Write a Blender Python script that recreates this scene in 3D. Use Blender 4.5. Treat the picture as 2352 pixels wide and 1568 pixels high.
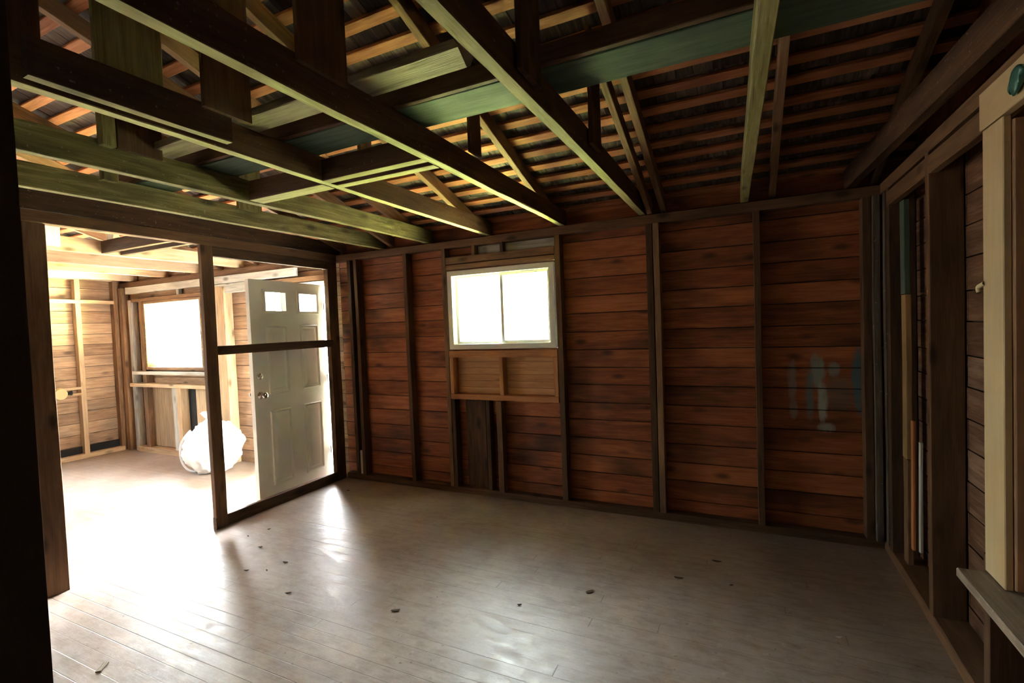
import bpy, bmesh, math, random
from mathutils import Vector, Matrix, noise
random.seed(7)
for o in list(bpy.data.objects): bpy.data.objects.remove(o)
SC = bpy.context.scene
COL = SC.collection

# ---------------------------------------------------------------- camera
cd = bpy.data.cameras.new('camera'); cam = bpy.data.objects.new('camera', cd); COL.objects.link(cam)
cd.sensor_width = 36.0; cd.lens = 1117.0 * 36.0 / 2352.0; cd.clip_start = 0.02
Rm = Matrix(((0.90160666, 0.02046925, 0.43207225),
             (0.43085621, 0.04599027, -0.90124792),
             (-0.03831899, 0.99873215, 0.03264583)))
cam.matrix_world = Matrix.Translation((4.03242, -4.01111, 1.62)) @ Rm.to_4x4()
SC.camera = cam

# ---------------------------------------------------------------- view + world (overcast bright sky above grass)
SC.view_settings.view_transform = 'Standard'; SC.view_settings.look = 'None'
SC.view_settings.gamma = 1.0; SC.view_settings.use_curve_mapping = False
SC.view_settings.exposure = 3.32
SC.cycles.sample_clamp_indirect = 30.0
SKY = 3.0; GLOW = 9.0; SUN = 560.0
W = bpy.data.worlds.new('outdoors'); SC.world = W; W.use_nodes = True
nt = W.node_tree; nt.nodes.clear()
wo = nt.nodes.new('ShaderNodeOutputWorld'); bg = nt.nodes.new('ShaderNodeBackground')
tc = nt.nodes.new('ShaderNodeTexCoord'); sp = nt.nodes.new('ShaderNodeSeparateXYZ')
mr = nt.nodes.new('ShaderNodeMapRange'); mr.inputs[1].default_value = -1; mr.inputs[2].default_value = 1
cr = nt.nodes.new('ShaderNodeValToRGB')
e = cr.color_ramp.elements
e[0].position = 0.0; e[0].color = (0.42, 0.37, 0.29, 1)
e[1].position = 0.49; e[1].color = (0.46, 0.41, 0.33, 1)
for p, c in ((0.505, (0.50, 0.52, 0.42, 1)), (0.60, (0.74, 0.78, 0.74, 1)), (0.72, (0.93, 0.96, 1.0, 1)), (1.0, (0.8, 0.88, 1.0, 1))):
    q = e.new(p); q.color = c
nt.links.new(tc.outputs['Generated'], sp.inputs[0]); nt.links.new(sp.outputs[2], mr.inputs[0])
nt.links.new(mr.outputs[0], cr.inputs[0])
# tall trees to the right keep that part of the sky dim
az = nt.nodes.new('ShaderNodeMapRange'); az.inputs[1].default_value = -.1; az.inputs[2].default_value = .25; nt.links.new(sp.outputs[0], az.inputs[0])
mt = nt.nodes.new('ShaderNodeMix'); mt.data_type = 'RGBA'; nt.links.new(az.outputs[0], mt.inputs[0]); nt.links.new(cr.outputs[0], mt.inputs[6]); mt.inputs[7].default_value = (.20, .22, .18, 1)
# bright sky lobe added low at the back left to strengthen the door light
dt = nt.nodes.new('ShaderNodeVectorMath'); dt.operation = 'DOT_PRODUCT'; nt.links.new(tc.outputs['Generated'], dt.inputs[0]); dt.inputs[1].default_value = Vector((-.50, .80, .36)).normalized()
gl = nt.nodes.new('ShaderNodeMapRange'); gl.interpolation_type = 'SMOOTHSTEP'; gl.inputs[1].default_value = .70; gl.inputs[2].default_value = .97; gl.inputs[3].default_value = 1; gl.inputs[4].default_value = GLOW
nt.links.new(dt.outputs['Value'], gl.inputs[0])
mm = nt.nodes.new('ShaderNodeMath'); mm.operation = 'MULTIPLY'; nt.links.new(gl.outputs[0], mm.inputs[0]); mm.inputs[1].default_value = SKY
nt.links.new(mt.outputs[2], bg.inputs[0]); nt.links.new(mm.outputs[0], bg.inputs[1]); nt.links.new(bg.outputs[0], wo.inputs[0])
# hazy sun from the right, over the roof: it only reaches the lawn behind the house
sd = bpy.data.lights.new('sun', 'SUN'); sd.energy = SUN; sd.angle = math.radians(3); sd.color = (1, .97, .88)
so = bpy.data.objects.new('sun', sd); COL.objects.link(so)
so.rotation_euler = Vector((-.62, .08, -.78)).to_track_quat('-Z', 'Y').to_euler()

def portal(name, loc, sx, sy, direction):
    l = bpy.data.lights.new(name, 'AREA'); l.shape = 'RECTANGLE'; l.size = sx; l.size_y = sy
    l.cycles.is_portal = True
    o = bpy.data.objects.new(name, l); COL.objects.link(o); o.location = loc
    o.rotation_euler = Vector(direction).to_track_quat('-Z', 'Y').to_euler()
portal('daylight_back_window', (1.98, .16, 1.78), 1.1, .8, (0, -1, 0))
portal('daylight_left_room_window', (-3.05, .16, 1.67), 1.2, 1.0, (0, -1, 0))
portal('daylight_door', (-.68, .16, 1.1), 1.0, 2.25, (0, -1, 0))
portal('daylight_front_left', (-4.48, -2.6, 1.5), 2.2, 1.4, (1, 0, 0))

# ---------------------------------------------------------------- materials
def new_mat(name):
    m = bpy.data.materials.new(name); m.use_nodes = True
    n = m.node_tree; b = n.nodes['Principled BSDF']; return m, n, b
def ramp(n, stops):
    r = n.nodes.new('ShaderNodeValToRGB'); el = r.color_ramp.elements
    while len(el) < len(stops): el.new(0.5)
    for i, (p, c) in enumerate(stops): el[i].position = p; el[i].color = (*c, 1)
    return r
def math_n(n, op, a, b=None, c=None):
    m = n.nodes.new('ShaderNodeMath'); m.operation = op
    for i, v in enumerate((a, b, c)):
        if v is None: continue
        if hasattr(v, 'links'): n.links.new(v, m.inputs[i])
        else: m.inputs[i].default_value = v
    return m.outputs[0]
def mixc(n, fac, a, b, blend='MIX'):
    m = n.nodes.new('ShaderNodeMix'); m.data_type = 'RGBA'; m.blend_type = blend
    for s, v in ((0, fac), (6, a), (7, b)):
        if hasattr(v, 'links'): n.links.new(v, m.inputs[s])
        elif s == 0: m.inputs[0].default_value = v
        else: m.inputs[s].default_value = (*v, 1)
    return m.outputs[2]
def noise_n(n, vec, scale, detail=4, rough=.6, dist=0):
    t = n.nodes.new('ShaderNodeTexNoise'); t.inputs['Scale'].default_value = scale
    t.inputs['Detail'].default_value = detail; t.inputs['Roughness'].default_value = rough
    t.inputs['Distortion'].default_value = dist
    n.links.new(vec, t.inputs['Vector']); return t.outputs['Fac']
def vmap(n, vec, scale=(1, 1, 1), off=None):
    v = n.nodes.new('ShaderNodeVectorMath'); v.operation = 'MULTIPLY'
    n.links.new(vec, v.inputs[0]); v.inputs[1].default_value = scale
    o = v.outputs[0]
    if off is not None:
        a = n.nodes.new('ShaderNodeVectorMath'); a.operation = 'ADD'
        n.links.new(o, a.inputs[0]); n.links.new(off, a.inputs[1]); o = a.outputs[0]
    return o
def rnd_offset(n, src, k=53.0):
    c = n.nodes.new('ShaderNodeCombineXYZ')
    for i, f in enumerate((k, k * 1.7, k * 2.3)):
        n.links.new(math_n(n, 'MULTIPLY', src, f), c.inputs[i])
    return c.outputs[0]

def wood(name, stops, rough=.75, stain=(.03, .02, .015), stain_amt=.5, knots=True, attr=None, speck=0.0, gs=1.0, spec=.35, bump=.25):
    """grain runs along local X"""
    m, n, b = new_mat(name)
    t = n.nodes.new('ShaderNodeTexCoord'); vec = t.outputs['Object']
    if attr:
        a = n.nodes.new('ShaderNodeAttribute'); a.attribute_name = attr; r = a.outputs['Fac']
    else:
        a = n.nodes.new('ShaderNodeObjectInfo'); r = a.outputs['Random']
    off = rnd_offset(n, r)
    g = noise_n(n, vmap(n, vec, (1.2 * gs, 14 * gs, 14 * gs), off), 2.2, 6, .65, .6)
    fine = noise_n(n, vmap(n, vec, (3 * gs, 90 * gs, 90 * gs), off), 2.0, 3, .6)
    big = noise_n(n, vmap(n, vec, (.9, 2.5, 2.5), off), 1.3, 3, .6)
    f = math_n(n, 'ADD', math_n(n, 'MULTIPLY', g, .75), math_n(n, 'MULTIPLY', fine, .35))
    f = math_n(n, 'ADD', f, math_n(n, 'MULTIPLY', math_n(n, 'SUBTRACT', r, .5), .17 if attr else .30))
    rp = ramp(n, stops); n.links.new(f, rp.inputs[0]); c = rp.outputs[0]
    sf = math_n(n, 'MULTIPLY', ramp_fac(n, big, .48, .72), stain_amt)
    c = mixc(n, sf, c, stain)
    if knots:
        v = n.nodes.new('ShaderNodeTexVoronoi'); v.feature = 'F1'; v.inputs['Scale'].default_value = 1.0
        n.links.new(vmap(n, vec, (2.6, 6.0, 6.0), off), v.inputs['Vector'])
        k = ramp_fac(n, v.outputs['Distance'], .20, .07)
        c = mixc(n, math_n(n, 'MULTIPLY', k, .75), c, tuple(x * .35 for x in stops[0][1]))
    if speck:
        s = noise_n(n, vec, 60, 2, .5)
        c = mixc(n, math_n(n, 'MULTIPLY', ramp_fac(n, s, .68, .74), speck), c, (.6, .55, .45))
    n.links.new(c, b.inputs['Base Color'])
    b.inputs['Roughness'].default_value = rough; b.inputs['Specular IOR Level'].default_value = spec
    bp = n.nodes.new('ShaderNodeBump'); bp.inputs['Strength'].default_value = bump; bp.inputs['Distance'].default_value = .004
    n.links.new(math_n(n, 'ADD', g, fine), bp.inputs['Height']); n.links.new(bp.outputs[0], b.inputs['Normal'])
    return m
def ramp_fac(n, v, a, b_):
    r = n.nodes.new('ShaderNodeMapRange'); r.clamp = True
    n.links.new(v, r.inputs[0]); r.inputs[1].default_value = a; r.inputs[2].default_value = b_
    return r.outputs[0]
def plain(name, c, rough=.5, metal=0, spec=.5, var=.15, sc=8):
    m, n, b = new_mat(name)
    t = n.nodes.new('ShaderNodeTexCoord')
    f = noise_n(n, t.outputs['Object'], sc, 5, .6)
    n.links.new(mixc(n, f, tuple(x * (1 - var) for x in c), tuple(min(1, x * (1 + var)) for x in c)), b.inputs['Base Color'])
    b.inputs['Roughness'].default_value = rough; b.inputs['Metallic'].default_value = metal
    b.inputs['Specular IOR Level'].default_value = spec
    return m

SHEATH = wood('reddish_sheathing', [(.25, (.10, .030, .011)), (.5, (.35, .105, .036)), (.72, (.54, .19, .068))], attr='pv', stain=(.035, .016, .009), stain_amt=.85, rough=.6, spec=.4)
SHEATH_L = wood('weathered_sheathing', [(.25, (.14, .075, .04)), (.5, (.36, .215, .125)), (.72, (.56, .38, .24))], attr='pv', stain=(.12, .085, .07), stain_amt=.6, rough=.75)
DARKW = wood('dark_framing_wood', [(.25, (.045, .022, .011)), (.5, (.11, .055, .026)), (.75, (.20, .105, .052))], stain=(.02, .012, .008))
BROWNJ = wood('brown_joist_wood', [(.25, (.03, .013, .006)), (.5, (.085, .040, .018)), (.75, (.17, .09, .042))], stain=(.02, .009, .004), stain_amt=.5, speck=.25)
EDGEW = wood('lit_lower_edge_wood', [(.25, (.16, .14, .05)), (.5, (.34, .32, .12)), (.75, (.52, .51, .24))], stain=(.2, .16, .07), stain_amt=.4, speck=.2)  # paler lower edges of joists and blocks; light from below put into the colour
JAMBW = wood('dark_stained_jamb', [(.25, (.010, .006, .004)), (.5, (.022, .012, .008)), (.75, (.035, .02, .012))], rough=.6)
JOISTW = wood('sawn_joist_wood', [(.25, (.06, .045, .012)), (.5, (.19, .17, .06)), (.75, (.42, .40, .17))], stain=(.05, .03, .012), stain_amt=.55, speck=.3)
BATTEN = wood('orange_lath_wood', [(.25, (.22, .075, .03)), (.5, (.46, .17, .07)), (.75, (.64, .29, .14))], stain=(.16, .06, .03), stain_amt=.5)
RAFT = wood('rafter_wood', [(.25, (.10, .052, .025)), (.5, (.24, .13, .065)), (.75, (.40, .24, .13))], stain=(.07, .05, .035), stain_amt=.6)
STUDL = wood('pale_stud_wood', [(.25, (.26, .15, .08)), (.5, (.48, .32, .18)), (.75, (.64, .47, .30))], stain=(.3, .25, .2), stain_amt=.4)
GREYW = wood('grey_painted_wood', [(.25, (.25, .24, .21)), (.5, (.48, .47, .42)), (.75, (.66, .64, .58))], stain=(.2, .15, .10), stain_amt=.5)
GREENW = wood('green_painted_board', [(.25, (.035, .06, .042)), (.5, (.075, .125, .08)), (.75, (.14, .20, .13))], stain=(.045, .055, .06), stain_amt=.7, knots=False)
OLDW = wood('weathered_split_board', [(.32, (.03, .022, .014)), (.48, (.20, .165, .10)), (.7, (.40, .35, .24))], stain=(.04, .025, .015), stain_amt=.6, gs=.8, knots=False, bump=.8)
CREAM = wood('cream_painted_casing', [(.2, (.50, .38, .22)), (.5, (.60, .47, .28)), (.8, (.66, .54, .34))], stain=(.50, .32, .15), stain_amt=.6, rough=.4, knots=False, speck=.15, bump=.06)
REVEAL = wood('varnished_jamb', [(.25, (.24, .11, .05)), (.5, (.40, .21, .11)), (.75, (.52, .31, .18))], rough=.45)
DUSTW = wood('dusty_brown_stud', [(.25, (.04, .03, .02)), (.5, (.12, .09, .065)), (.75, (.25, .21, .16))], stain=(.04, .025, .015), stain_amt=.5, speck=.5)
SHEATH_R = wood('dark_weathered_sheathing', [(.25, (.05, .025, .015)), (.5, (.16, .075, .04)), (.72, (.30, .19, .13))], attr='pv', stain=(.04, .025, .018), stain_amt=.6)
PLY = wood('brown_panel', [(.25, (.14, .08, .04)), (.5, (.27, .17, .09)), (.75, (.40, .28, .17))], stain=(.2, .15, .11), knots=False)
SHING = wood('old_roof_shingles', [(.3, (.022, .016, .013)), (.5, (.07, .05, .038)), (.72, (.20, .15, .115))], stain=(.01, .01, .01), stain_amt=.6, attr='pv', knots=False, gs=1.3)
TRIMR = wood('orange_lath', [(.25, (.35, .11, .035)), (.5, (.55, .19, .06)), (.75, (.65, .27, .1))], knots=False)
YELW = wood('yellow_pine_strip', [(.25, (.28, .16, .06)), (.5, (.42, .25, .10)), (.75, (.5, .32, .15))], knots=False)
BLKW = plain('matt_black', (.012, .011, .010), .9)
WALLBACK = plain('outer_siding', (.05, .035, .025), .9)
VINYL = plain('white_vinyl', (.72, .72, .68), .35, var=.04)
DOORP = plain("white_door_paint", (.86, .87, .85), .38, var=.03)
CHROME = plain('brushed_chrome', (.75, .75, .73), .22, 1.0, var=.03)
PLASTIC = plain('white_plastic_bag', (.78, .78, .78), .35, var=.06)
LEAF = plain('dry_leaf', (.07, .045, .028), .9, var=.5, sc=60)
PAPER = plain('off_white_scrap', (.55, .52, .46), .8)
GREENJ = plain('corroded_green_metal', (.05, .16, .13), .4, .3, var=.6, sc=50)

def glass_mat(name='window_glass', tint=(.93, .95, .94)):
    m, n, b = new_mat(name)
    n.nodes.remove(b)
    tr = n.nodes.new('ShaderNodeBsdfTransparent'); gl = n.nodes.new('ShaderNodeBsdfGlossy'); gl.inputs['Roughness'].default_value = .02
    tr.inputs[0].default_value = (*tint, 1)
    mx = n.nodes.new('ShaderNodeMixShader'); mx.inputs[0].default_value = .04
    n.links.new(tr.outputs[0], mx.inputs[1]); n.links.new(gl.outputs[0], mx.inputs[2])
    n.links.new(mx.outputs[0], n.nodes['Material Output'].inputs[0]); return m
GLASS = glass_mat(); DIMGLASS = glass_mat('dimming_glass', (.52, .54, .52))  # second glass given a darker tint to cut daylight through the back window

def floor_mat():
    m, n, b = new_mat('worn_painted_floorboards')
    t = n.nodes.new('ShaderNodeTexCoord'); vec = t.outputs['Object']
    s = n.nodes.new('ShaderNodeSeparateXYZ'); n.links.new(vec, s.inputs[0])
    X, Y = s.outputs[0], s.outputs[1]
    P = .0826
    row = math_n(n, 'FLOOR', math_n(n, 'DIVIDE', Y, P)); fy = math_n(n, 'FRACT', math_n(n, 'DIVIDE', Y, P))
    wn = n.nodes.new('ShaderNodeTexWhiteNoise'); wn.noise_dimensions = '1D'; n.links.new(row, wn.inputs['W']); rv = wn.outputs['Value']
    d = math_n(n, 'ABSOLUTE', math_n(n, 'SUBTRACT', fy, .5))          # 0 centre .. .5 edge
    seam = ramp_fac(n, d, .464, .488)
    lx = math_n(n, 'FRACT', math_n(n, 'ADD', math_n(n, 'DIVIDE', X, 2.7), math_n(n, 'MULTIPLY', rv, 7.3)))
    butt = ramp_fac(n, math_n(n, 'ABSOLUTE', math_n(n, 'SUBTRACT', lx, .5)), .4988, .4996)
    vis = noise_n(n, vmap(n, vec, (.9, 7, 1)), 1.6, 4, .6)
    seam = math_n(n, 'MULTIPLY', seam, math_n(n, 'ADD', math_n(n, 'MULTIPLY', ramp_fac(n, vis, .36, .56), .6), math_n(n, 'MULTIPLY', ramp_fac(n, rv, .55, .75), .4)))
    seam = math_n(n, 'MULTIPLY', seam, ramp_fac(n, rv, .0, .6))
    seam = math_n(n, 'MAXIMUM', seam, math_n(n, 'MULTIPLY', butt, .6))
    off = rnd_offset(n, rv, 31)
    g = noise_n(n, vmap(n, vec, (2.5, 45, 1), off), 2.0, 5, .65)
    big = noise_n(n, vec, 1.1, 5, .65); med = noise_n(n, vmap(n, vec, (3, 7, 1)), 2.5, 6, .7)
    r = ramp(n, [(.28, (.12, .076, .052)), (.45, (.235, .170, .130)), (.6, (.37, .295, .245)), (.8, (.49, .41, .36))])
    n.links.new(math_n(n, 'ADD', math_n(n, 'MULTIPLY', big, .45), math_n(n, 'ADD', math_n(n, 'MULTIPLY', g, .10), math_n(n, 'MULTIPLY', med, .50))), r.inputs[0])
    c = r.outputs[0]
    wear = ramp_fac(n, med, .56, .74)
    c = mixc(n, math_n(n, 'MULTIPLY', wear, .55), c, (.20, .11, .065))
    scr = ramp_fac(n, noise_n(n, vmap(n, vec, (7, 80, 1)), 1.0, 3, .6), .70, .76)
    c = mixc(n, math_n(n, 'MULTIPLY', scr, .55), c, (.10, .065, .045))
    blot = ramp_fac(n, noise_n(n, vec, 16, 4, .7), .60, .72)
    c = mixc(n, math_n(n, 'MULTIPLY', blot, .35), c, (.52, .46, .40))
    spk = ramp_fac(n, noise_n(n, vec, 42, 2, .5), .69, .74)
    c = mixc(n, math_n(n, 'MULTIPLY', spk, .65), c, (.12, .08, .06))
    c = mixc(n, math_n(n, 'MULTIPLY', seam, .8), c, (.05, .035, .03))
    n.links.new(c, b.inputs['Base Color'])
    ro = n.nodes.new('ShaderNodeMapRange'); n.links.new(med, ro.inputs[0]); ro.inputs[1].default_value = .3; ro.inputs[2].default_value = .75
    ro.inputs[3].default_value = .27; ro.inputs[4].default_value = .60
    n.links.new(ro.outputs[0], b.inputs['Roughness']); b.inputs['Specular IOR Level'].default_value = .42
    bp = n.nodes.new('ShaderNodeBump'); bp.inputs['Strength'].default_value = .35; bp.inputs['Distance'].default_value = .006
    h = math_n(n, 'SUBTRACT', math_n(n, 'ADD', math_n(n, 'MULTIPLY', g, .25), math_n(n, 'MULTIPLY', med, .6)), seam)
    n.links.new(h, bp.inputs['Height']); n.links.new(bp.outputs[0], b.inputs['Normal'])
    return m
FLOORM = floor_mat()

# sheathing of the back wall carries the faded paint smears on its right-hand bay
def smear_mat():
    m = SHEATH.copy(); m.name = 'reddish_sheathing_with_paint_smears'
    n = m.node_tree; b = n.nodes['Principled BSDF']
    src = b.inputs['Base Color'].links[0].from_socket
    t = n.nodes.new('ShaderNodeTexCoord'); s = n.nodes.new('ShaderNodeSeparateXYZ'); n.links.new(t.outputs['Object'], s.inputs[0])
    brk = noise_n(n, vmap(n, t.outputs['Object'], (9, 9, 3)), 2.5, 5, .7)
    c = src
    for (x, z, rx, rz, col, amt) in SMEARS:
        dx = math_n(n, 'DIVIDE', math_n(n, 'SUBTRACT', s.outputs[0], x), rx)
        dz = math_n(n, 'DIVIDE', math_n(n, 'SUBTRACT', s.outputs[2], z), rz)
        d = math_n(n, 'ADD', math_n(n, 'MULTIPLY', dx, dx), math_n(n, 'MULTIPLY', dz, dz))
        d = math_n(n, 'ADD', d, math_n(n, 'MULTIPLY', math_n(n, 'SUBTRACT', brk, .5), 2.2))
        c = mixc(n, math_n(n, 'MULTIPLY', ramp_fac(n, d, 1.1, .35), amt), c, col)
    n.links.new(c, b.inputs['Base Color']); return m
SMEARS = [(4.380, 1.13, .035, .16, (.36, .30, .25), .8), (4.385, .93, .03, .08, (.36, .30, .25), .7),
          (4.540, 1.20, .05, .14, (.30, .38, .33), .8), (4.570, .98, .035, .16, (.45, .50, .44), .85), (4.590, .80, .06, .04, (.45, .5, .44), .6),
          (4.490, 1.05, .03, .20, (.12, .22, .22), .7), (4.640, 1.22, .04, .06, (.3, .4, .36), .6), (4.780, 1.18, .04, .2, (.06, .17, .20), .85),
          (4.790, .98, .035, .1, (.06, .17, .20), .7), (4.670, 1.05, .1, .14, (.10, .14, .12), .5)]
SHEATH_B = smear_mat()

# ---------------------------------------------------------------- mesh helpers
def link(name, bm, mat, parent=None, smooth=False):
    me = bpy.data.meshes.new(name); bmesh.ops.recalc_face_normals(bm, faces=bm.faces)
    bm.to_mesh(me); bm.free()
    for m in (mat if isinstance(mat, (list, tuple)) else [mat]): me.materials.append(m)
    if smooth:
        for p in me.polygons: p.use_smooth = True
    o = bpy.data.objects.new(name, me); COL.objects.link(o)
    if parent: o.parent = parent
    return o
def tag(o, label=None, cat=None, group=None, kind=None):
    if label: o['label'] = label
    if cat: o['category'] = cat
    if group: o['group'] = group
    if kind: o['kind'] = kind
    return o
def empty(name, loc=(0, 0, 0), rz=0):
    o = bpy.data.objects.new(name, None); COL.objects.link(o); o.location = loc; o.rotation_euler = (0, 0, rz); o.empty_display_size = .1
    return o
def bx(bm, x0, x1, y0, y1, z0, z1, pv=None, lay=None):
    vs = [bm.verts.new(p) for p in ((x0, y0, z0), (x1, y0, z0), (x1, y1, z0), (x0, y1, z0), (x0, y0, z1), (x1, y0, z1), (x1, y1, z1), (x0, y1, z1))]
    for f in ((0, 3, 2, 1), (4, 5, 6, 7), (0, 1, 5, 4), (1, 2, 6, 5), (2, 3, 7, 6), (3, 0, 4, 7)):
        fc = bm.faces.new([vs[i] for i in f])
        if lay is not None:
            for l in fc.loops: l[lay] = (pv, pv, pv, 1)
    return vs
def timber_mesh(L, w, h, seed, ch=.003, wob=.0025, rough_ends=0.0):
    """stick along +X from 0..L, centred on Y,Z"""
    rnd = random.Random(seed); bm = bmesh.new()
    n = max(3, int(L / .18)); prof = []
    a, b = w / 2, h / 2; ch = min(ch, w * .3, h * .3)
    for y, z in ((-a + ch, -b), (a - ch, -b), (a, -b + ch), (a, b - ch), (a - ch, b), (-a + ch, b), (-a, b - ch), (-a, -b + ch)): prof.append((y, z))
    rings = []
    s1, s2 = rnd.uniform(0, 100), rnd.uniform(0, 100)
    for i in range(n + 1):
        x = L * i / n
        if wob == 0: oy = oz = 0
        else:
            oy = (noise.noise(Vector((x * .9, s1, 0)))) * wob * 2; oz = (noise.noise(Vector((x * .9, s2, 5)))) * wob * 2
        ring = []
        for j, (y, z) in enumerate(prof):
            dx = rnd.uniform(-1, 1) * rough_ends if i in (0, n) else 0
            k = noise.noise(Vector((x * 6, s1 + j * 1.7, 9))) * wob * .6
            ring.append(bm.verts.new((x + dx, y + oy + k, z + oz + k)))
        rings.append(ring)
    for i in range(n):
        for j in range(8):
            k = (j + 1) % 8
            fc = bm.faces.new((rings[i][j], rings[i + 1][j], rings[i + 1][k], rings[i][k]))
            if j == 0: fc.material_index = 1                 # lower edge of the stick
    bm.faces.new(rings[0]); bm.faces.new(rings[-1][::-1])
    return bm
_seed = [0]
def timber(name, p0, p1, w, h, mat, label=None, cat=None, group=None, parent=None, up=(0, 0, 1), kind=None, ends=0.0, wob=.0025):
    """stick from p0 to p1 (centre line); w = size across, h = size along 'up'"""
    _seed[0] += 1
    p0, p1 = Vector(p0), Vector(p1); d = p1 - p0; L = d.length; x = d.normalized()
    u = Vector(up); y = u.cross(x).normalized(); z = x.cross(y)
    o = link(name, timber_mesh(L, w, h, _seed[0], rough_ends=ends, wob=wob), list(mat) if isinstance(mat, (list, tuple)) else [mat, mat], parent)
    M = Matrix((x, y, z)).transposed().to_4x4(); M.translation = p0
    if parent: o.matrix_world = M; o.matrix_parent_inverse = Matrix(); o.matrix_basis = parent_inv(parent) @ M
    else: o.matrix_world = M
    tag(o, label, cat, group, kind); return o
def parent_inv(p):
    M = Matrix.Translation(p.location) @ p.rotation_euler.to_matrix().to_4x4()
    return M.inverted()
def upright(name, x, y, z0, z1, wx, wy, mat, label=None, cat='stud', group=None, lean=(0, 0), parent=None, kind=None, **k):
    """vertical stick with centre x,y; wx size in world x, wy size in world y"""
    return timber(name, (x, y, z0), (x + lean[0], y + lean[1], z1), wx, wy, mat, label, cat, group, parent, up=(0, 1, 0), kind=kind, **k)

def sheathing(name, L, z0, z1, mat, opens=(), pitch=.157, t=.02, gap=.007, back=True, loc=(0, 0, 0), rz=0, topfn=None, seed=1, seams=(), jit=.06):
    """horizontal boards along local X, room side at local y=0, boards go to y=t, siding behind"""
    rnd = random.Random(seed); bm = bmesh.new(); lay = bm.loops.layers.color.new('pv')
    z = z0
    while z < z1 - .01:
        zt = min(z1, z + pitch * rnd.uniform(1 - jit, 1 + jit))
        cuts = sorted({z, zt} | {c for o in opens for c in (o[2], o[3]) if z < c < zt})
        for a, b in zip(cuts[:-1], cuts[1:]):
            mid = (a + b) / 2
            holes = sorted((o[0], o[1]) for o in opens if o[2] < mid < o[3])
            x = 0; segs = []
            for h0, h1 in holes:
                if h0 > x: segs.append((x, h0))
                x = max(x, h1)
            if x < L: segs.append((x, L))
            for s0, s1 in segs:
                pts = [s0] + [c for c in seams if s0 < c < s1] + [s1]
                for q0, q1 in zip(pts[:-1], pts[1:]):
                    pv = (hash((round(z, 3), round(q0, 2), seed)) % 1000) / 1000.0
                    pv = random.Random(int(z * 1000) * 7 + int(q0 * 10) + seed).random()
                    yo = rnd.uniform(0, .004)
                    bx(bm, q0, q1, yo, t + yo, a + (gap / 2 if a == z else 0), b - (gap / 2 if b == zt else 0), pv, lay)
        z = zt
    nf = len(bm.faces)
    if back:
        xs = sorted({0, L} | {c for o in opens for c in o[:2]}); zs = sorted({z0, z1} | {min(max(c, z0), z1) for o in opens for c in o[2:4]})
        for x0, x1 in zip(xs[:-1], xs[1:]):
            for a, b in zip(zs[:-1], zs[1:]):
                mx, mz = (x0 + x1) / 2, (a + b) / 2
                if any(o[0] < mx < o[1] and o[2] < mz < o[3] for o in opens): continue
                bx(bm, x0, x1, t + .006, t + .03, a, b, .5, lay)
        bm.faces.ensure_lookup_table()
        for f in bm.faces[nf:]: f.material_index = 1
    o = link(name, bm, [mat, WALLBACK]); o.location = loc; o.rotation_euler = (0, 0, rz)
    tag(o, kind='structure'); return o

# ---------------------------------------------------------------- structure: floor, walls, roof
bm = bmesh.new(); bx(bm, -4.6, 5.2, -6.6, .3, -.12, 0); f = link('floor', bm, FLOORM); tag(f, kind='structure')
WIN = (1.43, 2.54, 1.405, 2.17)            # slider window of the near room
LWIN = (-3.72, -2.40, 1.19, 2.16)          # window of the far room
DOOR = (-1.16, -.18, 0, 2.20)
def sh(o): return (o[0] + 4.4, o[1] + 4.4, o[2], o[3])
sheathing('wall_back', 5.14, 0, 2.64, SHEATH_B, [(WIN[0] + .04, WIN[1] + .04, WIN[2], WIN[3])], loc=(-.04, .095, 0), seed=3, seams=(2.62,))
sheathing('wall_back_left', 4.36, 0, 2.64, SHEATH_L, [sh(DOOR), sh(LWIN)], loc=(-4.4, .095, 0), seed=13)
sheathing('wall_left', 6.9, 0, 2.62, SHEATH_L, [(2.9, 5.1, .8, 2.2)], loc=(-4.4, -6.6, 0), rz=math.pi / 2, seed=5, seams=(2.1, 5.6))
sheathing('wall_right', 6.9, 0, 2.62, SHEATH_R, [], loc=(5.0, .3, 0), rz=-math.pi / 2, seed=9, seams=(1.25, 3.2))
sheathing('wall_front', 9.6, 0, 2.62, WALLBACK, [], loc=(5.1, -6.5, 0), rz=math.pi, seed=11)
# bearing wall the camera looks through: jamb at left, opening, stretch at right
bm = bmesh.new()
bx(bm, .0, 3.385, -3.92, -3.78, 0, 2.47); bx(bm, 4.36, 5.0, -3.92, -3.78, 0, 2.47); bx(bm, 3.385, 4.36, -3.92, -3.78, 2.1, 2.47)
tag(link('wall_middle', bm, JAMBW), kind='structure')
# roof: two slopes, ridge at y=-3.3
SL = .32; ZB = 2.62                                       # lath plane z = ZB - SL*y on the visible slope
ang = math.atan(SL)
def shingle_roof():
    rnd = random.Random(4); bm = bmesh.new(); lay = bm.loops.layers.color.new('pv')
    # long side of each shingle runs up the slope: local X = up-slope, local Y = along the wall
    L = 3.75 / math.cos(ang)
    x = 0.0
    rows = int(L / .157) + 1
    for r in range(rows):
        y = -4.7; x0 = r * .157; 
        while y < 5.4:
            w = rnd.uniform(.07, .19); pv = rnd.random()
            bx(bm, x0, x0 + .17, y, y + w - .003, rnd.uniform(0, .004), .016, pv, lay)
            y += w
    nf = len(bm.faces)
    bx(bm, 0, L, -4.7, 5.4, .018, .05, .5, lay); bm.faces.ensure_lookup_table()
    for f in bm.faces[nf:]: f.material_index = 1
    return bm
o = link('ceiling', shingle_roof(), [SHING, WALLBACK]); tag(o, kind='structure')
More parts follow.
